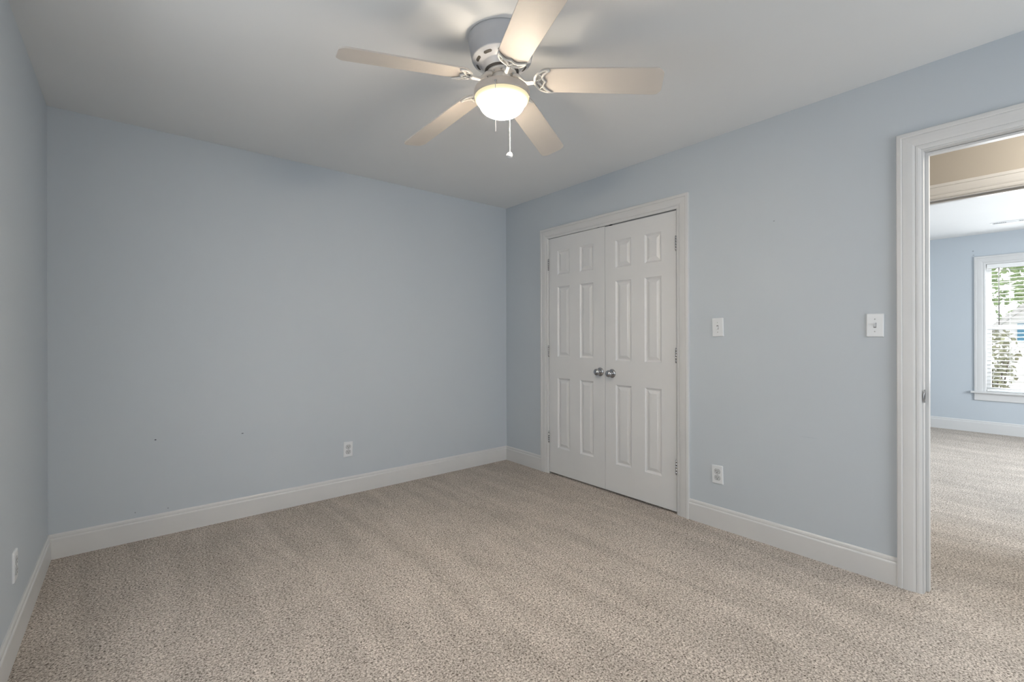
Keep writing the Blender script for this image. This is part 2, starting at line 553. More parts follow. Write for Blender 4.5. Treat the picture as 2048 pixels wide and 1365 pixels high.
t1 = casing('trim_1', 0.0, -1, CY1, CY2, CZ, 'white moulded casing around the double closet doors', 'door casing')
jamb(t1, COY1, COY2, COZ, 0.0, WT)
for i, yy in enumerate((-1.142, -1.259)):
    mb = MB()
    mb.box((-0.001, yy - 0.011, COZ - 0.004), (0.022, yy + 0.011, COZ + 0.0005))
    mb.lathe([(0.0001, -0.0075), (0.0025, -0.0068), (0.0042, -0.004), (0.0042, 0.0)], 12, (0.006, yy, COZ - 0.0035))
    tag(mb.build('ball_catch', ['slot'], t1), 'small dark metal catch')
t2 = casing('trim_2', 0.0, -1, DY1, DY2, DZ, 'white moulded casing of the open doorway at the right edge', 'door casing')
j2 = jamb(t2, DOY1, DOY2, DOZ, 0.0, WT, stop=(0.040, 0.075, 0.012))
# strike plate let into the jamb, lip curling round the edge
mb = MB()
ys = DOY1
mb.prism([(-0.003, ys - 0.0012, 0.885), (0.0, ys - 0.0012, 0.882), (0.028, ys - 0.0012, 0.882), (0.030, ys - 0.0012, 0.884),
          (0.030, ys - 0.0012, 0.940), (0.028, ys - 0.0012, 0.942), (0.0, ys - 0.0012, 0.942), (-0.003, ys - 0.0012, 0.939)], (0, 0.0012, 0))
mb.tube([(-0.002, ys - 0.0015, 0.890), (-0.004, ys - 0.001, 0.900), (-0.005, ys, 0.912), (-0.004, ys - 0.001, 0.924), (-0.002, ys - 0.0015, 0.934)], 0.0022, 8)
sp = tag(mb.build('strike_plate', ['steel'], t2), 'nickel strike plate on the jamb')
mb = MB(); mb.box((0.010, ys - 0.0018, 0.897), (0.021, ys - 0.0011, 0.926)); mb.build('latch_hole', ['slot'], sp)
t3 = casing('trim_3', WT, 1, DY1, DY2, DZ, 'white casing on the hall side of the open doorway', 'door casing')
t4 = casing('trim_4', HX, -1, EY1, EY2, EZ, 'white casing of the second doorway across the hall', 'door casing')
jamb(t4, EOY1, EOY2, EOZ, HX, HXB, stop=(HX + 0.04, HX + 0.075, 0.012))
t5 = casing('trim_5', HXB, 1, EY1, EY2, EZ, 'white casing on the far room side of the second doorway', 'door casing')

BASE = [(0.0, 0.0), (0.0135, 0.0), (0.0135, 0.104), (0.0120, 0.1085), (0.0090, 0.1115), (0.0095, 0.118), (0.0085, 0.126), (0.0060, 0.1305), (0.0045, 0.1326), (0.0, 0.1326)]

def baseboard(name, p, q, nrm, label, zs=1.0, z0=0.0, miter=(0, 0)):
    """board along the wall from p to q (x, y), standing out along nrm; miter 1 = inside corner at that end"""
    mb = MB()
    p, q, n = Vector((*p, 0)), Vector((*q, 0)), Vector((*nrm, 0))
    t = (q - p).normalized()
    A = [p + n * d + t * d * miter[0] + Vector((0, 0, z * zs + z0)) for d, z in BASE]
    B = [q + n * d - t * d * miter[1] + Vector((0, 0, z * zs + z0)) for d, z in BASE]
    for k in range(len(BASE) - 1):
        mb.face([A[k], B[k], B[k + 1], A[k + 1]])
    mb.face(A); mb.face(B)
    return struct(mb.build(name, ['trim']), label, 'baseboard')

baseboard('baseboard_back', (XL, 0), (0, 0), (0, -1), 'white baseboard along the plain back wall', miter=(1, 1))
baseboard('baseboard_left', (XL, 0), (XL, YF), (1, 0), 'white baseboard along the left wall', miter=(1, 1))
baseboard('baseboard_right', (0, 0), (0, CY1), (-1, 0), 'short white baseboard between the room corner and the closet casing', miter=(1, 0))
baseboard('baseboard_right_door', (0, CY2), (0, DY1), (-1, 0), 'white baseboard between the closet and the open doorway')
baseboard('baseboard_right_end', (0, DY2), (0, YF), (-1, 0), 'short white baseboard beyond the doorway', miter=(0, 1))
baseboard('baseboard_front', (XL, YF), (0, YF), (0, 1), 'white baseboard behind the camera', miter=(1, 1))
baseboard('baseboard_far', (FX, FYA), (FX, FYB), (-1, 0), 'white baseboard below the far room window', zs=1.095, miter=(1, 1))

# ------------------------------------------------------------------ closet doors
def panel_door(name, ya, yb, z0, z1, cols, rows, label):
    """six-panel door leaf, front face on x = 0 facing -x; ya > yb"""
    T = 0.035
    root_mb = MB()
    ys = sorted({ya, yb} | {c for col in cols for c in col})
    zs = sorted({z0, z1} | {r for row in rows for r in row})
    RINGS = [(0.0, 0.0), (0.003, 0.0045), (0.008, 0.0080), (0.013, 0.0110), (0.017, 0.0110), (0.036, 0.0035), (0.039, 0.0025)]
    for a, b in zip(ys, ys[1:]):
        for c, d in zip(zs, zs[1:]):
            if any(abs(a - col[0]) < 1e-6 and abs(b - col[1]) < 1e-6 for col in cols) and any(abs(c - r[0]) < 1e-6 and abs(d - r[1]) < 1e-6 for r in rows):
                rr = [[(dp, a + s, c + s), (dp, b - s, c + s), (dp, b - s, d - s), (dp, a + s, d - s)] for s, dp in RINGS]
                for u, v in zip(rr, rr[1:]):
                    for k in range(4):
                        root_mb.face([u[k], u[(k + 1) % 4], v[(k + 1) % 4], v[k]])
                root_mb.face(rr[-1])
            else:
                root_mb.face([(0, a, c), (0, b, c), (0, b, d), (0, a, d)])
    root_mb.face([(T, ya, z0), (T, yb, z0), (T, yb, z1), (T, ya, z1)])
    root_mb.face([(0, ya, z0), (T, ya, z0), (T, ya, z1), (0, ya, z1)])
    root_mb.face([(0, yb, z0), (0, yb, z1), (T, yb, z1), (T, yb, z0)])
    root_mb.face([(0, ya, z1), (T, ya, z1), (T, yb, z1), (0, yb, z1)])
    root_mb.face([(0, ya, z0), (0, yb, z0), (T, yb, z0), (T, ya, z0)])
    return struct(root_mb.build(name, ['door']), label, 'closet door')

ROWS = [(0.238, 0.838), (1.020, 1.620), (1.722, 1.926)]
d1 = panel_door('door_1', -0.599, -1.2130, 0.016, 2.0425, [(-0.842, -0.700), (-1.096, -0.956)], ROWS,
                'left leaf of the white six panel double closet doors')
d2 = panel_door('door_2', -1.2155, -1.8165, 0.016, 2.0365, [(-1.455, -1.315), (-1.704, -1.570)],
                [(a - 0.010, b - 0.010) for a, b in ROWS], 'right leaf of the white six panel double closet doors')

def knob(parent, y, z):
    mb = MB()
    prof = [(0.0335, 0.0), (0.0335, 0.003), (0.031, 0.0075), (0.024, 0.0105), (0.016, 0.012), (0.0115, 0.014), (0.0105, 0.022), (0.0125, 0.027),
            (0.019, 0.031), (0.0245, 0.037), (0.0265, 0.044), (0.0245, 0.052), (0.0185, 0.058), (0.010, 0.0615), (0.0001, 0.0625)]
    mb.lathe([(r, -d) for r, d in prof], 32, (0, y, z), axis='x')
    return tag(mb.build('knob', ['chrome'], parent), 'round brushed nickel knob with rosette')

knob(d1, -1.166, 0.9175)
knob(d2, -1.281, 0.9115)

def hinge(parent, y, z, side):
    """butt hinge: five-knuckle barrel standing off the face and the two leaf edges"""
    mb = MB()
    L_, R_ = 0.0945, 0.0062
    x = -0.0065
    for k in range(5):
        za = z - L_ / 2 + k * L_ / 5
        mb.lathe([(0.0001, za + 0.0006), (R_, za + 0.0006), (R_, za + L_ / 5 - 0.0006), (0.0001, za + L_ / 5 - 0.0006)], 14, (x, y, 0))
    mb.lathe([(0.0001, z + L_ / 2 + 0.005), (0.004, z + L_ / 2 + 0.0035), (0.005, z + L_ / 2), (0.0001, z + L_ / 2)], 12, (x, y, 0))
    mb.lathe([(0.0001, z - L_ / 2 - 0.005), (0.004, z - L_ / 2 - 0.0035), (0.005, z - L_ / 2), (0.0001, z - L_ / 2)], 12, (x, y, 0))
    mb.box((x, y - 0.0012, z - L_ / 2), (0.030, y + 0.0012, z + L_ / 2))
    return tag(mb.build('hinge', ['steel'], parent), 'steel butt hinge')

for z in (1.820, 1.068, 0.320):
    hinge(d1, -0.5972, z, 1)
    hinge(d2, -1.8182, z - 0.004, -1)

# ------------------------------------------------------------------ outlets and switches
# local frame: face towards +X, width along Y, height along Z
def rounded_rect(w_, h_, r, n=4):
    pts = []
    for cx, cy, a0 in ((w_ / 2 - r, h_ / 2 - r, 0), (-w_ / 2 + r, h_ / 2 - r, 90), (-w_ / 2 + r, -h_ / 2 + r, 180), (w_ / 2 - r, -h_ / 2 + r, 270)):
        for k in range(n + 1):
            a = math.radians(a0 + 90 * k / n)
            pts.append((cx + r * math.cos(a), cy + r * math.sin(a)))
    return pts

def slab(mb, outline, d0, rings, center=(0, 0), mi=0):
    """stack of shrinking outlines: rings = [(depth, inset scale x, inset scale y)]"""
    rows = []
    for d, sx, sy in rings:
        rows.append([(d, center[0] + p[0] * sx, center[1] + p[1] * sy) for p in outline])
    for u, v in zip(rows, rows[1:]):
        n = len(u)
        for k in range(n):
            mb.face([u[k], u[(k + 1) % n], v[(k + 1) % n], v[k]], mi)
    mb.face(rows[-1], mi)

def cover_plate(parent, w_=0.070, h_=0.1145):
    mb = MB()
    slab(mb, rounded_rect(w_, h_, 0.003), 0, [(0.0, 1, 1), (0.0025, 1, 1), (0.0045, 0.985, 0.99), (0.0062, 0.91, 0.945), (0.0066, 0.88, 0.925)])
    return mb.build('cover_plate', ['plate'], parent)

def screw(parent, y, z):
    mb = MB()
    mb.lathe([(0.0001, 0.0080), (0.0024, 0.0076), (0.0033, 0.0066), (0.0033, 0.0060)], 14, (0, y, z), axis='x')
    s = mb.build('screw', ['screw'], parent)
    return s

def outlet():
    root = empty('wall_outlet', (0, 0, 0))
    cover_plate(root)
    for zc in (0.0195, -0.0195):
        mb = MB()
        pts = []
        for k in range(36):
            a = 2 * math.pi * k / 36
            pts.append((max(-0.0172, min(0.0172, 0.0172 * math.cos(a))), max(-0.0140, min(0.0140, 0.0172 * math.sin(a)))))
        slab(mb, pts, 0, [(0.0060, 1.06, 1.06), (0.0063, 1.06, 1.06), (0.0063, 1, 1), (0.0082, 1, 1), (0.0086, 0.95, 0.95)], (0, zc))
        rc = mb.build('receptacle', ['plate_in'], root)
        for ys_, hh in ((-0.0064, 0.0080), (0.0064, 0.0068)):
            m2 = MB(); m2.box((0.0084, ys_ - 0.0013, zc + 0.0035 - hh / 2), (0.0089, ys_ + 0.0013, zc + 0.0035 + hh / 2))
            m2.build('slot', ['slot'], rc)
        m2 = MB()
        m2.lathe([(0.0001, 0.0089), (0.0027, 0.0089), (0.0027, 0.0084)], 14, (0, 0, zc - 0.0070), axis='x')
        m2.build('ground_hole', ['slot'], rc)
        # grey ring in place of the shadow groove round the receptacle
        m3 = MB()
        o1 = [(p[0] * 1.09, p[1] * 1.09) for p in pts]
        slab(m3, o1, 0, [(0.0062, 1, 1), (0.0067, 1, 1)], (0, zc))
        m3.build('recess', ['groove'], rc)
    screw(root, 0, 0)
    return root

def switch(up=True):
    root = empty('light_switch', (0, 0, 0))
    cover_plate(root)
    for zc in (0.030, -0.030):
        screw(root, 0, zc)
    mb = MB(); mb.box((0.0060, -0.0056, -0.0125), (0.0069, 0.0056, 0.0125)); mb.build('toggle_recess', ['groove'], root)
    mb = MB()
    s = 1 if up else -1
    mb.prism([(0.0065, -0.0045, -0.0085 * s), (0.0110, -0.0042, 0.0005 * s), (0.0165, -0.0036, 0.0085 * s), (0.0150, -0.0036, 0.0125 * s), (0.0065, -0.0045, 0.0060 * s)], (0, 0.0084, 0))
    mb.build('toggle', ['plate'], root, bevel=0.0008)
    return root

RW = math.pi         # facing -x (on wall_right)
o1 = outlet(); o1.location = (0.0, -2.0965, 0.331); o1.rotation_euler = (math.radians(1.6), 0, RW)
tag(o1, 'white duplex outlet low on the wall between the closet and the doorway', 'outlet', 'duplex wall outlets')
o2 = copy_tree(o1); o2.location = (-1.5475, 0.0, 0.3405); o2.rotation_euler = (math.radians(-1.0), 0, -math.pi / 2)
tag(o2, 'white duplex outlet low on the plain back wall', 'outlet', 'duplex wall outlets')
o3 = copy_tree(o1); o3.location = (XL, -0.925, 0.3215); o3.rotation_euler = (0, 0, 0)
tag(o3, 'white duplex outlet on the left wall seen almost edge-on', 'outlet', 'duplex wall outlets')
s1 = switch(False); s1.location = (0.0, -2.1010, 1.2475); s1.rotation_euler = (math.radians(1.6), 0, RW)
tag(s1, 'white single light switch just beside the closet casing', 'light switch', 'single light switches')
s2 = switch(True); s2.location = (0.0, -2.8870, 1.2440); s2.rotation_euler = (math.radians(-0.6), 0, RW)
tag(s2, 'white single light switch just beside the open doorway casing', 'light switch', 'single light switches')

# ------------------------------------------------------------------ ceiling fan
FXY = Vector((-1.611, -1.975, H))
fan = tag(empty('ceiling_fan', FXY), 'white five blade hugger ceiling fan with a lit glass bowl', 'ceiling fan')
def zf(z): return z - H
# motor housing: canopy drum against the ceiling, tapering to a slotted underside
mb = MB()
mb.lathe([(0.0001, zf(2.4399)), (0.1405, zf(2.4399)), (0.1410, zf(2.434)), (0.1395, zf(2.427)), (0.1365, zf(2.419)), (0.1360, zf(2.410)), (0.1340, zf(2.398)), (0.1300, zf(2.375)),
          (0.1265, zf(2.361)), (0.1255, zf(2.355)), (0.1235, zf(2.351)), (0.1215, zf(2.3495)), (0.0850, zf(2.3320)), (0.0820, zf(2.3300)),
          (0.0810, zf(2.3260)), (0.0795, zf(2.3250)), (0.0780, zf(2.3180)), (0.0755, zf(2.3160)), (0.0735, zf(2.3100)), (0.0710, zf(2.3085)), (0.0700, zf(2.318)), (0.0001, zf(2.318))], 72)
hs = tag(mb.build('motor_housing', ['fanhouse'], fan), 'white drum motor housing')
for k in range(10):                                   # cooling slots in the sloping underside
    a0 = math.radians(36 * k + 7); a1 = a0 + math.radians(23)
    mb = MB()
    inner, outer = [], []
    for q in range(9):
        a = a0 + (a1 - a0) * q / 8
        bulge = 0.0055 * math.sqrt(max(0.0, 1 - ((q - 4) / 4.0) ** 6))
        for lst, r in ((inner, 0.1035 - bulge), (outer, 0.1035 + bulge)):
            z = 2.3320 + (r - 0.0850) / (0.1215 - 0.0850) * 0.0175 - 0.0006
            lst.append((r * math.cos(a), r * math.sin(a), zf(z)))
    mb.prism(inner + outer[::-1], (0, 0, 0.0012))
    mb.build('vent_slot', ['fandark'], hs)
# dark rotor ring, flywheel plate and switch cup
mb = MB(); mb.lathe([(0.0690, zf(2.314)), (0.0690, zf(2.303)), (0.0001, zf(2.303))], 48); mb.build('rotor', ['fandark'], fan)
mb = MB(); mb.lathe([(0.0610, zf(2.304)), (0.0625, zf(2.299)), (0.0600, zf(2.294)), (0.0001, zf(2.293))], 48); fly = mb.build('flywheel', ['fanwhite'], fan)
for k in range(10):
    a = 2 * math.pi * k / 10 + 0.2
    mb = MB(); mb.lathe([(0.0001, zf(2.2895)), (0.0035, zf(2.290)), (0.0042, zf(2.2945))], 10, (0.051 * math.cos(a), 0.051 * math.sin(a), 0))
    mb.build('screw', ['screw'], fly)
mb = MB()
mb.lathe([(0.0001, zf(2.2925)), (0.0360, zf(2.2925)), (0.0385, zf(2.289)), (0.0400, zf(2.270)), (0.0400, zf(2.236)), (0.0001, zf(2.236))], 40)
mb.build('switch_cup', ['fanwhite'], fan)
for a in (-2.45, -0.9, 0.6):
    mb = MB(); mb.sphere((0.0400 * math.cos(a), 0.0400 * math.sin(a), zf(2.254)), 0.0042, 10, 6)
    mb.build('screw', ['screw'], fan)
# light pan: open ring of vents at the top round the cup, shallow drum below
TH = -0.8168
mb = MB()
mb.lathe([(0.1125, zf(2.2270)), (0.1135, zf(2.2285)), (0.1150, zf(2.2280)), (0.1172, zf(2.222)), (0.1180, zf(2.212)),
          (0.1180, zf(2.199)), (0.1170, zf(2.1955)), (0.1150, zf(2.1950)), (0.1145, zf(2.198)), (0.1150, zf(2.215)), (0.1125, zf(2.2270))], 64)
mb.lathe([(0.0390, zf(2.2400)), (0.0700, zf(2.2360)), (0.0780, zf(2.2285)), (0.0780, zf(2.2260)), (0.0390, zf(2.2340)), (0.0390, zf(2.2400))], 48)
for k in range(14):                                   # webs between the vent holes of the pan's top
    a0 = math.radians(-162) + 2 * math.pi * (k + 0.5) / 14
    for q in range(3):
        b0, b1 = a0 + math.radians(-4.8 + q * 3.2), a0 + math.radians(-4.8 + (q + 1) * 3.2)
        mb.prism([(0.076 * math.cos(b0), 0.076 * math.sin(b0), zf(2.2280)), (0.114 * math.cos(b0), 0.114 * math.sin(b0), zf(2.2275)),
                  (0.114 * math.cos(b1), 0.114 * math.sin(b1), zf(2.2275)), (0.076 * math.cos(b1), 0.076 * math.sin(b1), zf(2.2280))], (0, 0, -0.0015))
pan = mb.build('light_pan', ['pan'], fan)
mb = MB()
bowl = [(0.1140, zf(2.1985)), (0.1140, zf(2.1935)), (0.1115, zf(2.1860)), (0.1060, zf(2.1790)), (0.0985, zf(2.1745)), (0.0950, zf(2.1735)), (0.0940, zf(2.1705))]
for k in range(1, 13):
    t = k / 12 * math.pi / 2
    bowl.append((max(0.0940 * math.cos(t), 0.0001), zf(2.1705 - 0.0500 * math.sin(t))))
mb.lathe(bowl, 64)
tag(mb.build('glass_bowl', ['bowl'], fan), 'lit frosted glass bowl')
for a in (math.radians(-162), math.radians(-71), math.radians(-16), math.radians(135)):
    mb = MB()
    mb.sphere((0.078 * math.cos(a), 0.078 * math.sin(a), zf(2.2020)), 0.006, 14, 10)
    mb.build('light_bulb', ['bulb'], fan)

# blades, fitted one by one (the photo shows each drooping and turned a little differently)
ZB, R2, W1, W2, TILT, TH, DROOP = 2.2547, 0.6504, 0.0590, 0.0652, -0.253, -0.8168, 0.1194
DTH = [-0.0251, 0.0097, -0.0041, -0.0261, 0.0457]
DDR = [-0.0250, -0.0150, 0.0261, -0.0134, 0.0240]
DTI = [-0.0528, -0.0162, 0.0205, 0.0609, -0.0124]

def blade_frame(k):
    t = TH + DTH[k] + 2 * math.pi * k / 5
    d = Vector((math.cos(t), math.sin(t), 0)); n = Vector((-math.sin(t), math.cos(t), 0))
    a = TILT + DTI[k]; dr = DROOP + DDR[k]
    side = n * math.cos(a) + Vector((0, 0, 1)) * math.sin(a)
    along = d - Vector((0, 0, dr))
    nor = along.normalized().cross(side)
    base = Vector((0, 0, zf(ZB) + dr * 0.2))
    def P(r, s, h=0.0):
        return base + along * r + side * s + nor * h
    return P, d

def halfwidth(r):
    return W1 + (W2 - W1) * (r - 0.2) / (R2 - 0.2)

for k in range(5):
    P, d = blade_frame(k)
    out = []
    rc = 0.028
    for q in range(7):                                  # tip corner
        a = math.pi / 2 * q / 6
        out.append((R2 - rc + rc * math.sin(a), -(halfwidth(R2) - rc + rc * math.cos(a))))
    for q in range(7):
        a = math.pi / 2 * (1 - q / 6)
        out.append((R2 - rc + rc * math.sin(a), halfwidth(R2) - rc + rc * math.cos(a)))
    # bulge of the tip
    out = [(r + 0.004 * (1 - (s / 0.066) ** 2) if r > R2 - 0.002 else r, s) for r, s in out]
    r_in = 0.196
    for q in range(13):                                 # rounded inner end
        a = math.pi * q / 12
        out.append((r_in - 0.050 * math.sin(a), halfwidth(r_in) * math.cos(a)))
    mb = MB()
    mb.prism([P(r, s, -0.003) for r, s in out], P(0.3, 0, 0.003) - P(0.3, 0, -0.003))
    tag(mb.build('blade', ['blade'], fan, bevel=0.0012), 'white fan blade')
    # blade arm: curved bar and shell-shaped bracket with scalloped rim
    mb = MB()
    pts = [d * 0.048 + Vector((0, 0, zf(2.291))), d * 0.066 + Vector((0, 0, zf(2.286))), d * 0.083 + Vector((0, 0, zf(2.268))), d * 0.098 + Vector((0, 0, zf(2.254)))]
    e = P(0.146, 0, -0.010)
    pts += [Vector((d.x * 0.116, d.y * 0.116, (pts[-1].z * 0.35 + e.z * 0.65))), e]
    sm = []
    for i in range(len(pts) - 1):
        p0, p1, p2, p3 = pts[max(i - 1, 0)], pts[i], pts[i + 1], pts[min(i + 2, len(pts) - 1)]
        for q in range(6):
            t = q / 6
            sm.append(0.5 * ((2 * p1) + (-p0 + p2) * t + (2 * p0 - 5 * p1 + 4 * p2 - p3) * t * t + (-p0 + 3 * p1 - 3 * p2 + p3) * t ** 3))
    sm.append(pts[-1])
    mb.tube(sm, [0.0085 - 0.0005 * (i / len(sm)) for i in range(len(sm))], 12)
    arm = mb.build('blade_arm', ['fanwhite'], fan)
    mb = MB()
    hw = 0.055
    arc = []
    for q in range(25):                                 # outer horseshoe rim
        a = math.pi * q / 24
        arc.append(P(0.203 - 0.062 * math.sin(a) ** 0.9, hw * math.cos(a), -0.0065))
    mb.tube(arc, [0.0035 + 0.0030 * math.sin(math.pi * q / 24) for q in range(25)], 8)
    ctl = [(0.206, 1.00), (0.193, 0.86), (0.181, 0.66), (0.1735, 0.45), (0.1735, 0.28), (0.178, 0.12), (0.184, 0.0)]
    ctl += [(r, -s) for r, s in ctl[-2::-1]]
    mb.tube([P(r, s * hw, -0.0085) for r, s in ctl], [0.003, 0.0042, 0.005, 0.0052, 0.005, 0.0048, 0.0055, 0.0048, 0.005, 0.0052, 0.005, 0.0042, 0.003], 8)
    for s in (1, -1):
        mb.tube([P(0.146, 0, -0.009), P(0.158, 0.007 * s, -0.009), P(0.174, 0.021 * s, -0.008)], [0.006, 0.005, 0.004], 8)
        mb.tube([P(0.160, 0.036 * s, -0.0075), P(0.175, 0.022 * s, -0.0075)], 0.0035, 8)
    # thin web behind the ribs
    web = [(0.203 - 0.060 * math.sin(math.pi * q / 24) ** 0.9, hw * math.cos(math.pi * q / 24)) for q in range(25)] + [(r, s * hw) for r, s in ctl[::-1][1:-1]]
    mb.prism([P(r, s, -0.0032) for r, s in web], P(0.2, 0, -0.0052) - P(0.2, 0, -0.0032))
    mb.build('bracket', ['fanwhite'], arm)

# pull chains of small beads
def pull_chain(p, z_end, mat, pendant):
    mb = MB()
    z = p.z
    n = 0
    while z > z_end:
        mb.sphere((p.x, p.y, z), 0.0018, 8, 6)
        z -= 0.0037
        n += 1
    mb.tube([(p.x, p.y, p.z), (p.x, p.y, z_end)], 0.0005, 6)
    ch = mb.build('pull_chain', [mat], fan)
    mb = MB()
    mb.tube([(p.x * 0.96, p.y * 0.96, p.z + 0.002), (p.x, p.y, p.z)], 0.0035, 10)
    mb.build('eyelet', ['chrome'], ch)
    if pendant:
        mb = MB()
        prof = [(0.0001, 0.0090), (0.0030, 0.0085), (0.0060, 0.0060), (0.0090, 0.0015), (0.0100, -0.0040), (0.0096, -0.0075), (0.0070, -0.0090), (0.0040, -0.0080), (0.0001, -0.0078)]
        mb.lathe([(a * 1.42, b * 1.25) for a, b in prof], 24)
        pd = mb.build('pendant', ['chain'], ch)
        pd.location = (p.x, p.y, z_end - 0.008)
        pd.rotation_euler = (math.radians(18), math.radians(22), 0)
    return ch

ve = Vector((_fw.x, _fw.y, 0))
vr = Vector((_rt.x, _rt.y, 0))
pull_chain(-ve * 0.1195 - vr * 0.023 + Vector((0, 0, zf(2.206))), zf(2.006), 'chain_dark', False)
pull_chain(ve * 0.115 + vr * 0.0335 + Vector((0, 0, zf(2.222))), zf(2.012), 'chain', True)

# ------------------------------------------------------------------ far room: window, blind, vent
def picture_casing(name, x, ya, yb, za, zt, parent):
    mb = MB()
    w_ = CW + 0.015
    prof = [(t * w_ / CW, d) for t, d in CASING]
    def corner(t, d):
        X = x - d
        return [(X, ya + w_ - t, za), (X, ya + w_ - t, zt + w_ - t), (X, yb - w_ + t, zt + w_ - t), (X, yb - w_ + t, za)]
    rows = [corner(t, d) for t, d in prof]
    for a, b in zip(rows, rows[1:]):
        for k in range(3):
            mb.face([a[k], a[k + 1], b[k + 1], b[k]])
    for k in (0, 3):
        mb.face([r[k] for r in rows])
    return mb.build(name, ['trim'], parent)

win = struct(empty('window_1', (0, 0, 0)), 'white double hung window in the far room beyond the hall', 'window')
picture_casing('casing', FX, WY1, WY2, WZ1, WZ2, win)
mb = MB(); mb.box((FX - 0.050, WY1 + CW + 0.045, WZ1 - 0.024), (FX + 0.075, WY2 - CW - 0.045, WZ1)); mb.build('sill', ['trim'], win, bevel=0.005)
mb = MB(); mb.box((FX - 0.018, WY1 + CW + 0.015, WZ1 - 0.112), (FX, WY2 - CW - 0.015, WZ1 - 0.024)); mb.build('apron', ['trim'], win, bevel=0.004)
mb = MB()
mb.box((FX, WY1, WZ1), (FX + 0.15, WY1 + 0.02, WZ2)); mb.box((FX, WY2 - 0.02, WZ1), (FX + 0.15, WY2, WZ2)); mb.box((FX, WY2, WZ2), (FX + 0.15, WY1, WZ2 + 0.02)); mb.box((FX + 0.075, WY2, WZ1 - 0.02), (FX + 0.15, WY1, WZ1))
mb.build('jamb', ['vinyl'], win)
def sash(x, za, zb):
    mb = MB()
    f = 0.038
    mb.box((x, WY1 - f, za), (x + 0.03, WY1, zb)); mb.box((x, WY2, za), (x + 0.03, WY2 + f, zb))
    mb.box((x, WY2 + f, za), (x + 0.03, WY1 - f, za + f)); mb.box((x, WY2 + f, zb - f), (x + 0.03, WY1 - f, zb))
    s_ = mb.build('sash', ['vinyl'], win)
    mb = MB(); mb.box((x + 0.012, WY2 + f, za + f), (x + 0.016, WY1 - f, zb - f)); mb.build('pane', ['glass'], s_)
sash(FX + 0.110, 1.270, WZ2)
sash(FX + 0.078, WZ1, 1.308)

bl = tag(empty('window_blind', (FX + 0.035, (WY1 + WY2) / 2, WZ2)), 'white horizontal slat blind hanging in the far room window', 'window blind')
by1, by2 = (WY1 - WY2) / 2 - 0.006, -(WY1 - WY2) / 2 + 0.006
mb = MB(); mb.box((-0.03, by2, -0.052), (0.03, by1, -0.002)); mb.build('head_rail', ['slat'], bl, bevel=0.003)
nsl = 31
zt_, zb_ = -0.085, -(WZ2 - WZ1) + 0.045
for k in range(nsl):
    z = zt_ + (zb_ - zt_) * k / (nsl - 1)
    mb = MB()
    rows = []
    for q in range(7):
        u = -1 + 2 * q / 6
        rows.append([(u * 0.025, by2, z + 0.0025 * (1 - u * u) + u * 0.0028), (u * 0.025, by1, z + 0.0025 * (1 - u * u) + u * 0.0028)])
    mb.grid(rows)
    s_ = mb.build('slat', ['slat'], bl)
    sm_ = s_.modifiers.new('thick', 'SOLIDIFY'); sm_.thickness = 0.0028
mb = MB(); mb.box((-0.025, by2, zb_ - 0.042), (0.025, by1, zb_ - 0.020)); mb.build('bottom_rail', ['slat'], bl, bevel=0.003)
for yy in (by1 - 0.19, by2 + 0.19):
    mb = MB()
    for xx in (-0.027, 0.027):
        mb.tube([(xx, yy, -0.05), (xx, yy, zb_ - 0.02)], 0.0010, 6)
    mb.build('ladder_cord', ['vinyl'], bl)
mb = MB(); mb.tube([(-0.034, by1 - 0.103, -0.052), (-0.036, by1 - 0.103, -0.10), (-0.037, by1 - 0.103, -0.745)], 0.0045, 8)
tag(mb.build('tilt_wand', ['wand'], bl), 'thin dark tilt wand')

vent = tag(empty('ceiling_vent', (4.585, -3.10, H)), 'white slotted air vent on the far room ceiling', 'air vent')
mb = MB()
va, vb = 0.17, 0.055
mb.box((-vb, -va, -0.006), (vb, -va + 0.018, 0)); mb.box((-vb, va - 0.018, -0.006), (vb, va, 0)); mb.box((-vb, -va + 0.018, -0.006), (-vb + 0.018, va - 0.018, 0)); mb.box((vb - 0.018, -va + 0.018, -0.006), (vb, va - 0.018, 0))
mb.build('frame', ['vinyl'], vent, bevel=0.002)
mb = MB(); mb.box((-vb + 0.018, -va + 0.018, -0.0015), (vb - 0.018, va - 0.018, -0.0003)); mb.build('duct_opening', ['groove'], vent)  # grey sheet painted for the shade in the slots, no hole cut
mb = MB()
for k in range(22):
    y = -va + 0.024 + k * (2 * va - 0.048) / 21
    if 7 < k < 14:
        continue
    mb.prism([(-vb + 0.018, y - 0.002, -0.0050), (-vb + 0.018, y - 0.001, -0.0050), (-vb + 0.018, y + 0.002, -0.0018), (-vb + 0.018, y + 0.001, -0.0018)], (2 * vb - 0.036, 0, 0))
for k in range(4):
    x = -vb + 0.026 + k * 0.019
    mb.box((x - 0.004, -0.045, -0.0055), (x + 0.004, 0.045, -0.0030))
mb.build('louvers', ['vinyl'], vent)

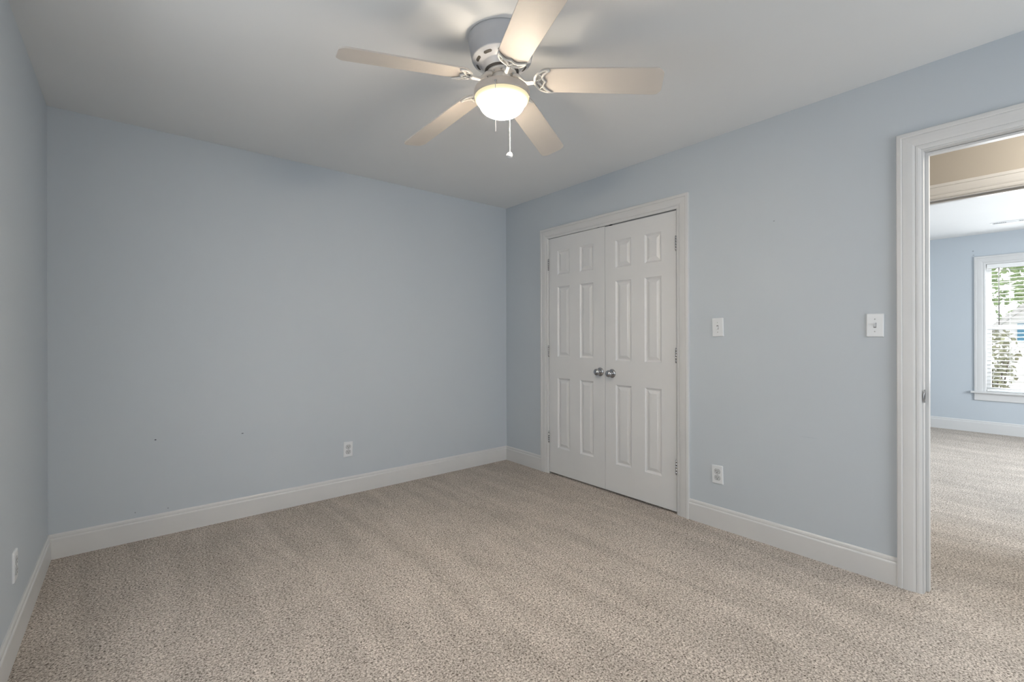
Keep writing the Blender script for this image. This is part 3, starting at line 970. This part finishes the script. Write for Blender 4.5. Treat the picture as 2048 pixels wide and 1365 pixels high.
# frames of the daylight windows behind the camera and of the one added in the far room's side wall
def plain_window(name, box_a, box_b, axis, label):
    w_ = struct(empty(name, (0, 0, 0)), label, 'window')
    (x0, y0, z0), (x1, y1, z1) = box_a, box_b
    mb = MB(); f = 0.05
    if axis == 'x':
        mb.box((x0, y0, z0), (x1, y1, z0 + f)); mb.box((x0, y0, z1 - f), (x1, y1, z1)); mb.box((x0, y0, z0 + f), (x1, y0 + f, z1 - f)); mb.box((x0, y1 - f, z0 + f), (x1, y1, z1 - f))
        mb.box((x0, y0 + f, (z0 + z1) / 2 - 0.02), (x1, y1 - f, (z0 + z1) / 2 + 0.02))
    else:
        mb.box((x0, y0, z0), (x1, y1, z0 + f)); mb.box((x0, y0, z1 - f), (x1, y1, z1)); mb.box((x0, y0, z0 + f), (x0 + f, y1, z1 - f)); mb.box((x1 - f, y0, z0 + f), (x1, y1, z1 - f))
        mb.box((x0 + f, y0, (z0 + z1) / 2 - 0.02), (x1 - f, y1, (z0 + z1) / 2 + 0.02))
    mb.build('sash', ['vinyl'], w_)
plain_window('window_4', (XL - 0.10, LW[1], LW[2]), (XL - 0.06, LW[0], LW[3]), 'x', 'window in the left wall beside the camera')
plain_window('window_2', (FW[0], YF - 0.10, FW[2]), (FW[1], YF - 0.06, FW[3]), 'y', 'window in the wall behind the camera')
plain_window('window_3_added', (SW[0], FYB - 0.10, SW[2]), (SW[1], FYB - 0.06, SW[3]), 'y', 'unseen window added in the far room side wall to brighten it')

# ------------------------------------------------------------------ outside the far window
mb = MB()
rows = []
for i in range(13):
    rows.append([(FX + 0.2 + i * 2.2, -14 + j * 2.2, -0.55 + 0.05 * math.sin(i * 1.3 + j)) for j in range(12)])
mb.grid(rows)
struct(mb.build('ground', ['driveway']), 'pale lawn outside the far room window', 'driveway')  # ground of pale concrete, a driveway rather than grass

house = tag(empty('house', (15.0, -2.29, -0.55)), 'white gabled house seen through the slats of the far window', 'house')
mb = MB()
HW = 6.0
for k in range(11):                                    # lapped boards
    z = k * 0.18
    mb.prism([(0.0, -HW, z), (-0.02, -HW, z), (0.0, -HW, z + 0.18)], (0, HW, 0))
mb.box((0, -HW, 0), (7, 0, 1.98))
mb.prism([(0, 0, 1.98), (0, -HW, 1.98), (0, -HW / 2, 4.9)], (7, 0, 0))
mb.build('wall', ['siding'], house)
mb = MB()
for sg in (0, 1):
    e0 = Vector((-0.3, 0.25 if sg == 0 else -HW - 0.25, 1.74)); rg = Vector((-0.3, -HW / 2, 4.90))
    up_ = Vector((0, 0, 0.14))
    mb.prism([e0, rg, rg + up_, e0 + up_], (7.6, 0, 0))
mb.build('roof', ['shingle'], house)
mb = MB(); mb.box((-0.05, -1.0, 1.60), (-0.02, -0.33, 2.05)); mb.build('shutter', ['bluedoor'], house)

def leafy(name, c, rx, ry, rz, n, size, mat, label, cat, trunk=None, group=None):
    root = tag(empty(name, (c[0], c[1], -0.55)), label, cat, group)
    mb = MB()
    cz = c[2] + 0.55
    for i in range(n):
        while True:
            p = Vector((random.uniform(-1, 1), random.uniform(-1, 1), random.uniform(-1, 1)))
            if 0.25 < p.length < 1: break
        p = Vector((p.x * rx, p.y * ry, p.z * rz + cz))
        a = Vector((random.gauss(0, 1), random.gauss(0, 1), random.gauss(0, 1))).normalized()
        b = a.cross(Vector((random.gauss(0, 1), random.gauss(0, 1), random.gauss(0, 1)))).normalized()
        s = size * random.uniform(0.6, 1.3)
        mb.face([p - a * s, p + b * s * 0.45, p + a * s, p - b * s * 0.45])
    mb.build('foliage', [mat], root, merge=False)
    mb = MB()
    if trunk:
        mb.tube([(0, 0, -0.05), (0.05, 0.1, cz * 0.5), (0, 0, cz)], [trunk, trunk * 0.8, trunk * 0.4], 10)
        for i in range(6):
            a = i * 1.05
            mb.tube([(0, 0, cz * 0.55 + 0.1 * i), (rx * 0.5 * math.cos(a), ry * 0.5 * math.sin(a), cz + 0.15 * rz * (i - 2))], [trunk * 0.4, trunk * 0.15], 8)
    else:
        for i in range(5):
            a = i * 1.26
            mb.tube([(0.03 * i, 0, -0.05), (rx * 0.5 * math.cos(a), ry * 0.5 * math.sin(a), cz)], [0.02, 0.008], 6)
    mb.build('trunk' if trunk else 'stems', ['bark'], root)
    return root

leafy('tree', (29.0, 0.9, 4.4), 2.6, 4.6, 3.0, 1700, 0.26, 'leaf', 'green leafy tree rising behind the white house', 'tree', trunk=0.22)
leafy('shrub', (12.0, -2.46, 0.62), 0.45, 0.36, 0.80, 420, 0.07, 'leaf_dry', 'olive green shrub low outside the far window', 'shrub')

# ------------------------------------------------------------------ render quality
scene.cycles.max_bounces = 10
scene.cycles.diffuse_bounces = 6
scene.cycles.sample_clamp_indirect = 6.0
scene.cycles.caustics_reflective = False
scene.cycles.caustics_refractive = False
scene.cycles.use_denoising = True
